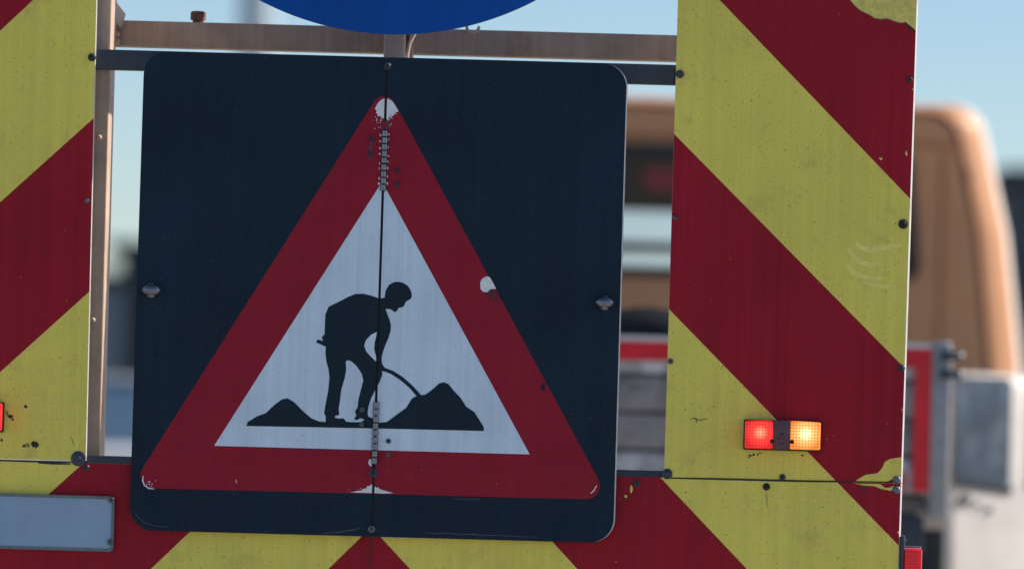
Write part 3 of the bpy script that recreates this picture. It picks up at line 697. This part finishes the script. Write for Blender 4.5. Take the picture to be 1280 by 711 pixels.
b.bar(((xl + xr) / 2, y0 + 2.5, .6), ((xl + xr) / 2, y0 + 3.6, .5), .08, .1, STEEL); b.build('chassis', FT)
for s_ in (xl + .14, xr - .14): wheel(s_, y0 + 1.5, .36, .2, FT)
for xa_ in (xl - .02, xr - .26):
    b = MB(); b.box((xa_, y0 + .3, .25), (xa_ + .28, y0 + .32, zb_ - .1), BLK, .004); b.build('dark_flap', FT)  # dark flaps added to darken the space under the bed
for s_ in (xl + .28, xr - .28):
    b = MB(); b.box((s_ - .1, y0 - .035, zb_ - .15), (s_ + .1, y0 - .006, zb_ - .07), mat('lamp_red_unlit', (.25, .01, .01), .3), .008); b.build('tail_lamp', FT)
# spare tyre standing on the trailer bed
xs, zs = W(808, 420, y0 + .5)
b = MB(); rt_ = .31; b.lathe((xs, y0 + .5, W(808, 384, y0 + .5)[1] - rt_), (0, 1, 0), [(.18, -.1), (.27, -.1), (rt_, -.07), (rt_, .07), (.27, .1), (.18, .1), (.17, 0), (.18, -.1)], TYRE, 48)
tag(b.build('spare_tyre'), 'black tyre standing in the flat trailer, only its curved top showing', 'tyre')

# ---------------------------------------------------------------- orange van
yv = 10.2                                           # 20.2 m from the camera
vc = W(960, 480, yv)[0]
VN = thing('orange_van', 'orange work van seen from behind with rounded roof, right of the striped boards', 'van', (vc, yv + 2.3, 0))
zr = W(960, 122, yv)[1]
def hull(sc, y, dz=0):
    hw = .975 * sc; zt_ = zr - dz
    pts = [(-hw * .93, .45), (hw * .93, .45), (hw * 1.0, .75), (hw * 1.06, 1.25), (hw * .965, 1.95), (hw * .84, zt_), (-hw * .84, zt_), (-hw * .965, 1.95), (-hw * 1.06, 1.25), (-hw * 1.0, .75)]
    q = roundpoly(pts, [.1, .1, .12, .3, .3, .13, .13, .3, .3, .12], 6)
    return [(vc + p[0], p[1]) for p in q]
zw1, zw0 = W(960, 186, yv)[1], W(960, 347, yv)[1]
xw1 = W(1151, 270, yv)[0]; xw0 = 2 * vc - xw1 - .12
win = roundpoly([(xw0, zw0), (xw1, zw0), (xw1 - .05, zw1), (xw0 + .05, zw1)], .07, 6)
b = MB()
r0 = hull(1 - .19 / .975, 0, .06)
b.prism([r0, win], yv, yv + .03, ORANGE)
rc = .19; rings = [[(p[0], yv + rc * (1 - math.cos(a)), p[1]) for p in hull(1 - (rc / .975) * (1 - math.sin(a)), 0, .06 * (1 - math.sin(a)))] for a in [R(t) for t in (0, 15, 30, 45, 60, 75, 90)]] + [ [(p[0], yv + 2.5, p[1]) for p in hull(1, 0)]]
b.loft(rings[:5], ORANGE, False, False, True); b.loft(rings[4:], CREAM, False, False, True)  # two-tone: cream sides and roof also carry the whitish sun highlight in their colour
fr = hull(.97, 0, .05)
wsz0, wsz1 = 1.45, W(960, 268, yv + 2.5)[1]
win2 = roundpoly([(vc - .82, wsz0), (vc + .82, wsz0), (vc + .74, wsz1), (vc - .74, wsz1)], .08, 6)
b.prism([fr, win2], yv + 2.5, yv + 2.54, ORANGED)
b.build('body', VN, recalc=False)
b = MB(); b.sheet([(p[0], p[1]) for p in win], yv + .018, GLASS); gl = b.build('rear_window', VN, recalc=False)
b = MB(); wi = [( (p[0] - (xw0 + xw1) / 2) * .965 + (xw0 + xw1) / 2, (p[1] - (zw0 + zw1) / 2) * .87 + (zw0 + zw1) / 2) for p in win]
wo = [( (p[0] - (xw0 + xw1) / 2) * 1.012 + (xw0 + xw1) / 2, (p[1] - (zw0 + zw1) / 2) * 1.03 + (zw0 + zw1) / 2) for p in win]
b.prism([wo, wi], yv - .012, yv - .002, TRIM); b.build('window_seal', gl, recalc=False)
b = MB(); b.sheet(win2, yv + 2.49, GLASS); b.build('windscreen', VN, recalc=False)
b = MB(); b.prism([hull(.93, 0, .09)], yv + .12, yv + .14, TRIM) if False else b.box((vc - .8, yv + .2, .7), (vc + .8, yv + 2.3, .76), TRIM); b.build('cabin_floor', VN)
b = MB(); b.box((vc - .8, yv + .1, zr - .06), (vc + .8, yv + 2.4, zr - .045), SEAT); b.build('headlining', VN)
b = MB(); b.box((vc + .42, yv + .12, .8), (vc + .74, yv + .9, zr - .12), SEAT, .03); b.build('dark_cabin_box', VN)  # added dark box, blocks the bright view through the window's right end
b = MB(); zz = W(810, 309, yv + 1.2)[1]; b.box((vc - .85, yv + 1.2, zz - .022), (vc + .85, yv + 1.24, zz + .022), TRIM, .004); b.build('guard_bar', VN)
b = MB(); xa, zz = W(820, 222, yv + .12); b.ell((xa + .02, yv + .12, zz - .005), (.085, .05, .06), REDF); b.ell((xa + .16, yv + .14, zz + .012), (.10, .06, .075), REDF); b.build('red_reflection', VN)  # red blobs stand in for the red reflection in the rear glass
for s_ in (-.45, .45):
    b = MB(); b.box((vc + s_ - .22, yv + 1.5, .9), (vc + s_ + .22, yv + 1.62, 1.52), SEAT, .05); b.build('seat', VN)
b = MB(); b.box((vc - .72, yv - .004, W(960, 176, yv)[1] - .008), (vc + .72, yv + .01, W(960, 176, yv)[1] + .012), ORANGED, .004); b.build('rain_gutter', VN)


b = MB(); b.box((vc + .655, yv - .004, .8), (vc + .67, yv + .008, zr - .2), ORANGED, .003); b.build('panel_rib', VN)
b = MB(); b.box((vc + .76, yv + .004, .8), (vc + .775, yv + .02, zr - .26), ORANGED, .003); b.build('panel_rib', VN)
b = MB(); b.box((vc - .62, yv + .02, zr - .135), (vc + .62, yv + .06, zr - .095), TRIM, .01); b.build('brake_light_strip', VN)
b = MB(); b.prism([hull(.86, 0, .035), hull(.835, 0, .05)], yv + .004, yv + .03, mat('seam_rubber', (.14, .06, .035), .7)); b.build('body_seam', VN, recalc=False)  # dark brown gutter line around the rear body outline
b = MB(); b.loft([[(vc + s1 * .9, yv + 2.545, z) for s1, z in ((-1, .45), (1, .45), (1, 1.38), (-1, 1.38))], [(vc + s1 * .86, yv + 3.5, z) for s1, z in ((-1, .45), (1, .45), (1, 1.05), (-1, 1.05))]], ORANGE); b.build('bonnet', VN)
b = MB(); b.box((vc - .9, yv - .06, .42), (vc + .9, yv - .002, .6), TRIM, .02); b.build('bumper', VN)
for s_ in (-.88, .88):
    b = MB(); b.box((vc + s_ - .05, yv - .02, .95), (vc + s_ + .05, yv + .04, 1.25), mat('van_lamp', (.3, .01, .01), .3), .01); b.build('tail_lamp', VN)
for yy in (.7, 2.9):
    for s_ in (-.86, .86): wheel(vc + s_, yv + yy, .34, .2, VN)

# ---------------------------------------------------------------- parked cars
def make_car(name, label, rear_y, xleft, roof_z, paint, facing, length=3.9, width=1.72, glass_m=CARGL, win_px=None):
    """car along Y, near end at rear_y; near window starts just below the roof"""
    cx = xleft + width / 2
    t = thing(name, label, 'car', (cx, rear_y + length / 2, 0), None)
    hw = width / 2; rz = roof_z; bz = rz - .40
    def ring(y, zl, zh, s=1, rr=.1):
        q = roundpoly([(-hw * s * .96, zl), (hw * s * .96, zl), (hw * s, zl + .25), (hw * s * .985, zh), (-hw * s * .985, zh), (-hw * s, zl + .25)], [.05, .05, .12, rr * .7, rr * .7, .12], 5)
        return [(cx + p[0], y, p[1]) for p in q]
    b = MB(); L = length; y = rear_y
    b.loft([ring(y, .42, bz - .05, .94), ring(y + .06, .34, bz - .01, .98), ring(y + .3, .25, bz, 1), ring(y + 2.6, .22, bz, 1), ring(y + 3.3, .24, bz - .06, .99), ring(y + L - .1, .3, bz - .16, .95), ring(y + L, .4, bz - .24, .88)], paint, smooth=True)
    b.build('body', t)
    def cring(y, z, s): return [(cx - hw * s, y, z), (cx + hw * s, y, z)]
    b = MB()   # greenhouse glass
    base = [(cx - hw * .93, y + .12, bz), (cx + hw * .93, y + .12, bz), (cx + hw * .93, y + 2.75, bz), (cx - hw * .93, y + 2.75, bz)]
    top = [(cx - hw * .85, y + .34, rz - .03), (cx + hw * .85, y + .34, rz - .03), (cx + hw * .80, y + 2.0, rz - .03), (cx - hw * .80, y + 2.0, rz - .03)]
    b.loft([base, top], glass_m, False, False); b.build('window', t)
    b = MB()   # roof and pillars
    b.box((cx - hw * .86, y + .32, rz - .03), (cx + hw * .86, y + 2.02, rz), paint, .012)
    for i in range(4): b.bar(Vector(base[i]), Vector(top[i]) , .05, .05, paint)
    b.build('roof', t)
    b = MB(); b.box((cx - hw * .97, y - .07, .3), (cx + hw * .97, y + .04, .52), paint, .04); b.build('bumper', t)
    for s_ in (-1, 1):
        b = MB(); b.box((cx + s_ * hw * .82 - .11, y - .015, bz - .24), (cx + s_ * hw * .82 + .11, y + .04, bz - .1), mat('car_lamp', (.35, .02, .02) if facing else (.8, .8, .8), .2), .02); b.build('tail_lamp' if facing else 'headlight', t)
        for yy in (.75, 3.1): wheel(cx + s_ * (hw - .09), y + yy, .30, .19, t)
    b = MB(); b.box((cx - .26, y - .075, .5), (cx + .26, y - .055, .6), WHITEP, .004); b.build('number_plate', t)
    return t
make_car('parked_car', 'white car with bluish windscreen seen in the left gap beside the folding sign', 20.5, W(60, 470, 20.5)[0], W(150, 470, 20.5)[1], WHITEP, False, glass_m=mat('windscreen_blue', (.12, .19, .27), .3, spec=.8))

# cream estate car standing obliquely at the right photo edge, its sunny side towards the camera
yc = 6.3; xc0 = W(1188, 560, yc)[0]; ztc = W(1215, 463, yc)[1]; TH = R(40)
CV = thing('cream_car', 'cream car with a blue grey side window at the right edge of the photo', 'car', (xc0, yc, 0))
CV.rotation_euler = (0, 0, TH)
def cpart(b, name, parent=CV, recalc=True):
    """built in the car's own frame: origin at its near left corner, x along its side"""
    o = b.build(name, None, recalc)
    if parent is not CV: o.location = o.location - parent.location
    o.parent = parent; return o
prof = roundpoly([(.02, .30), (3.75, .28), (3.8, .72), (2.95, .90), (2.25, ztc - .03), (1.6, ztc), (.05, ztc - .012), (0, ztc - .45)], [.05, .08, .12, .15, .2, .3, .07, .2], 6)
def inset(q, d): 
    cx_ = 1.9; cz_ = .75; return [(cx_ + (p[0] - cx_) * (1 - d / 1.9), cz_ + (p[1] - cz_) * (1 - d / .55)) for p in q]
b = MB(); b.loft([[(p[0], y_, p[1]) for p in inset(prof, d_)] for y_, d_ in ((0, .03), (.008, .012), (.03, 0), (1.62, 0), (1.642, .012), (1.65, .03))], CREAM, smooth=False); cpart(b, 'body')
kk = PXM * (DIST + yc) / DIST
wz1 = ztc - .012 - 3 * kk; wz0 = wz1 - 142 * kk; ww_ = 78 * kk / math.cos(TH) * 1.03
for k, (xa, xb) in enumerate(((.014, ww_), (ww_ + .09, ww_ + .95), (ww_ + 1.02, ww_ + 1.75))):
    b = MB(); zz1 = wz1 - (.03 if k else 0); b.prism(roundpoly([(xa, wz0 + (.035 if k else .018)), (xb, wz0), (xb, zz1), (xa, zz1)], .025, 6), -.006, .004, CARGL); wq = cpart(b, 'side_window')
    b = MB(); b.prism([roundpoly([(xa - .004, wz0 + .012), (xb + .01, wz0 - .012), (xb + .01, wz0 + .012), (xa - .004, wz0 + .04)], .004, 3)], -.010, -.0065, TRIM); cpart(b, 'window_trim', wq)
for dx_, dz_, r_ in ((.065, .03, .020), (.12, .045, .009), (.175, .06, .010)):
    b = MB(); b.lathe((dx_, 0, wz0 - dz_), (0, -1, 0), [(r_, -.01), (r_, .012), (r_ * .6, .018), (0, .018)], TRIM, 14); cpart(b, 'body_fitting')
for xw_ in (.62, 3.1):
    for yw_ in (.09, 1.56):
        t = MB(); t.lathe((xw_, yw_, .31), (0, 1, 0), [(.19, -.105), (.28, -.105), (.31, -.07), (.31, .07), (.28, .105), (.19, .105)], TYRE, 32)
        t.lathe((xw_, yw_, .31), (0, 1, 0), [(.19, -.1), (.12, -.08), (.05, -.1), (0, -.1)], RIM, 20); cpart(t, 'wheel')
b = MB(); b.box((-.03, .05, .33), (.06, 1.6, .52), TRIM, .03); cpart(b, 'bumper')

# ---------------------------------------------------------------- far buildings and mast
def building(name, label, px0, px1, pytop, y, depth, m_, stor=2):
    x0 = W(px0, 400, y)[0]; x1 = W(px1, 400, y)[0]; zt = W((px0 + px1) / 2, pytop, y)[1]
    t = thing(name, label, 'building', ((x0 + x1) / 2, y + depth / 2, 0))
    b = MB(); b.box((x0, y, 0), (x1, y + depth, zt), m_); b.build('wall', t)
    b = MB(); b.box((x0 - .2, y - .2, zt + .002), (x1 + .2, y + depth + .2, zt + .25), BLDG, .02); b.build('roof', t)
    n = max(1, int((x1 - x0) / 2.4)); G = mat('dark_pane', (.03, .04, .05), .1, spec=.8)
    for k in range(n):
        for j in range(stor):
            xx = x0 + (k + .5) * (x1 - x0) / n; z0 = (j + .35) * zt / stor; z1 = (j + .8) * zt / stor
            b = MB(); b.box((xx - .7, y - .05, z0), (xx + .7, y - .003, z1), G, .01); b.build('window', t)
    return t
building('office_block', 'distant dark building standing behind the left gap beside the folding sign', 149, 420, 322, 80, 12, BLDG)
building('warehouse', 'distant lower grey building at the far left, lighter than its neighbour', -120, 148, 352, 95, 14, BLDG2, 1)
building('shed', 'distant dark building at the right photo edge beyond the orange van', 1268, 1560, 236, 60, 14, BLDG)
b = MB(); x, _ = W(322, 10, 120); b.lathe((x, 120, 0), (0, 0, 1), [(.55, 0), (.45, 12), (.38, 22), (.5, 22.2), (.5, 23), (0, 23)], mat('mast_grey', (.50, .56, .62), .6), 20)
tag(b.build('chimney'), 'faint slim grey chimney far away above the cross beam', 'chimney')
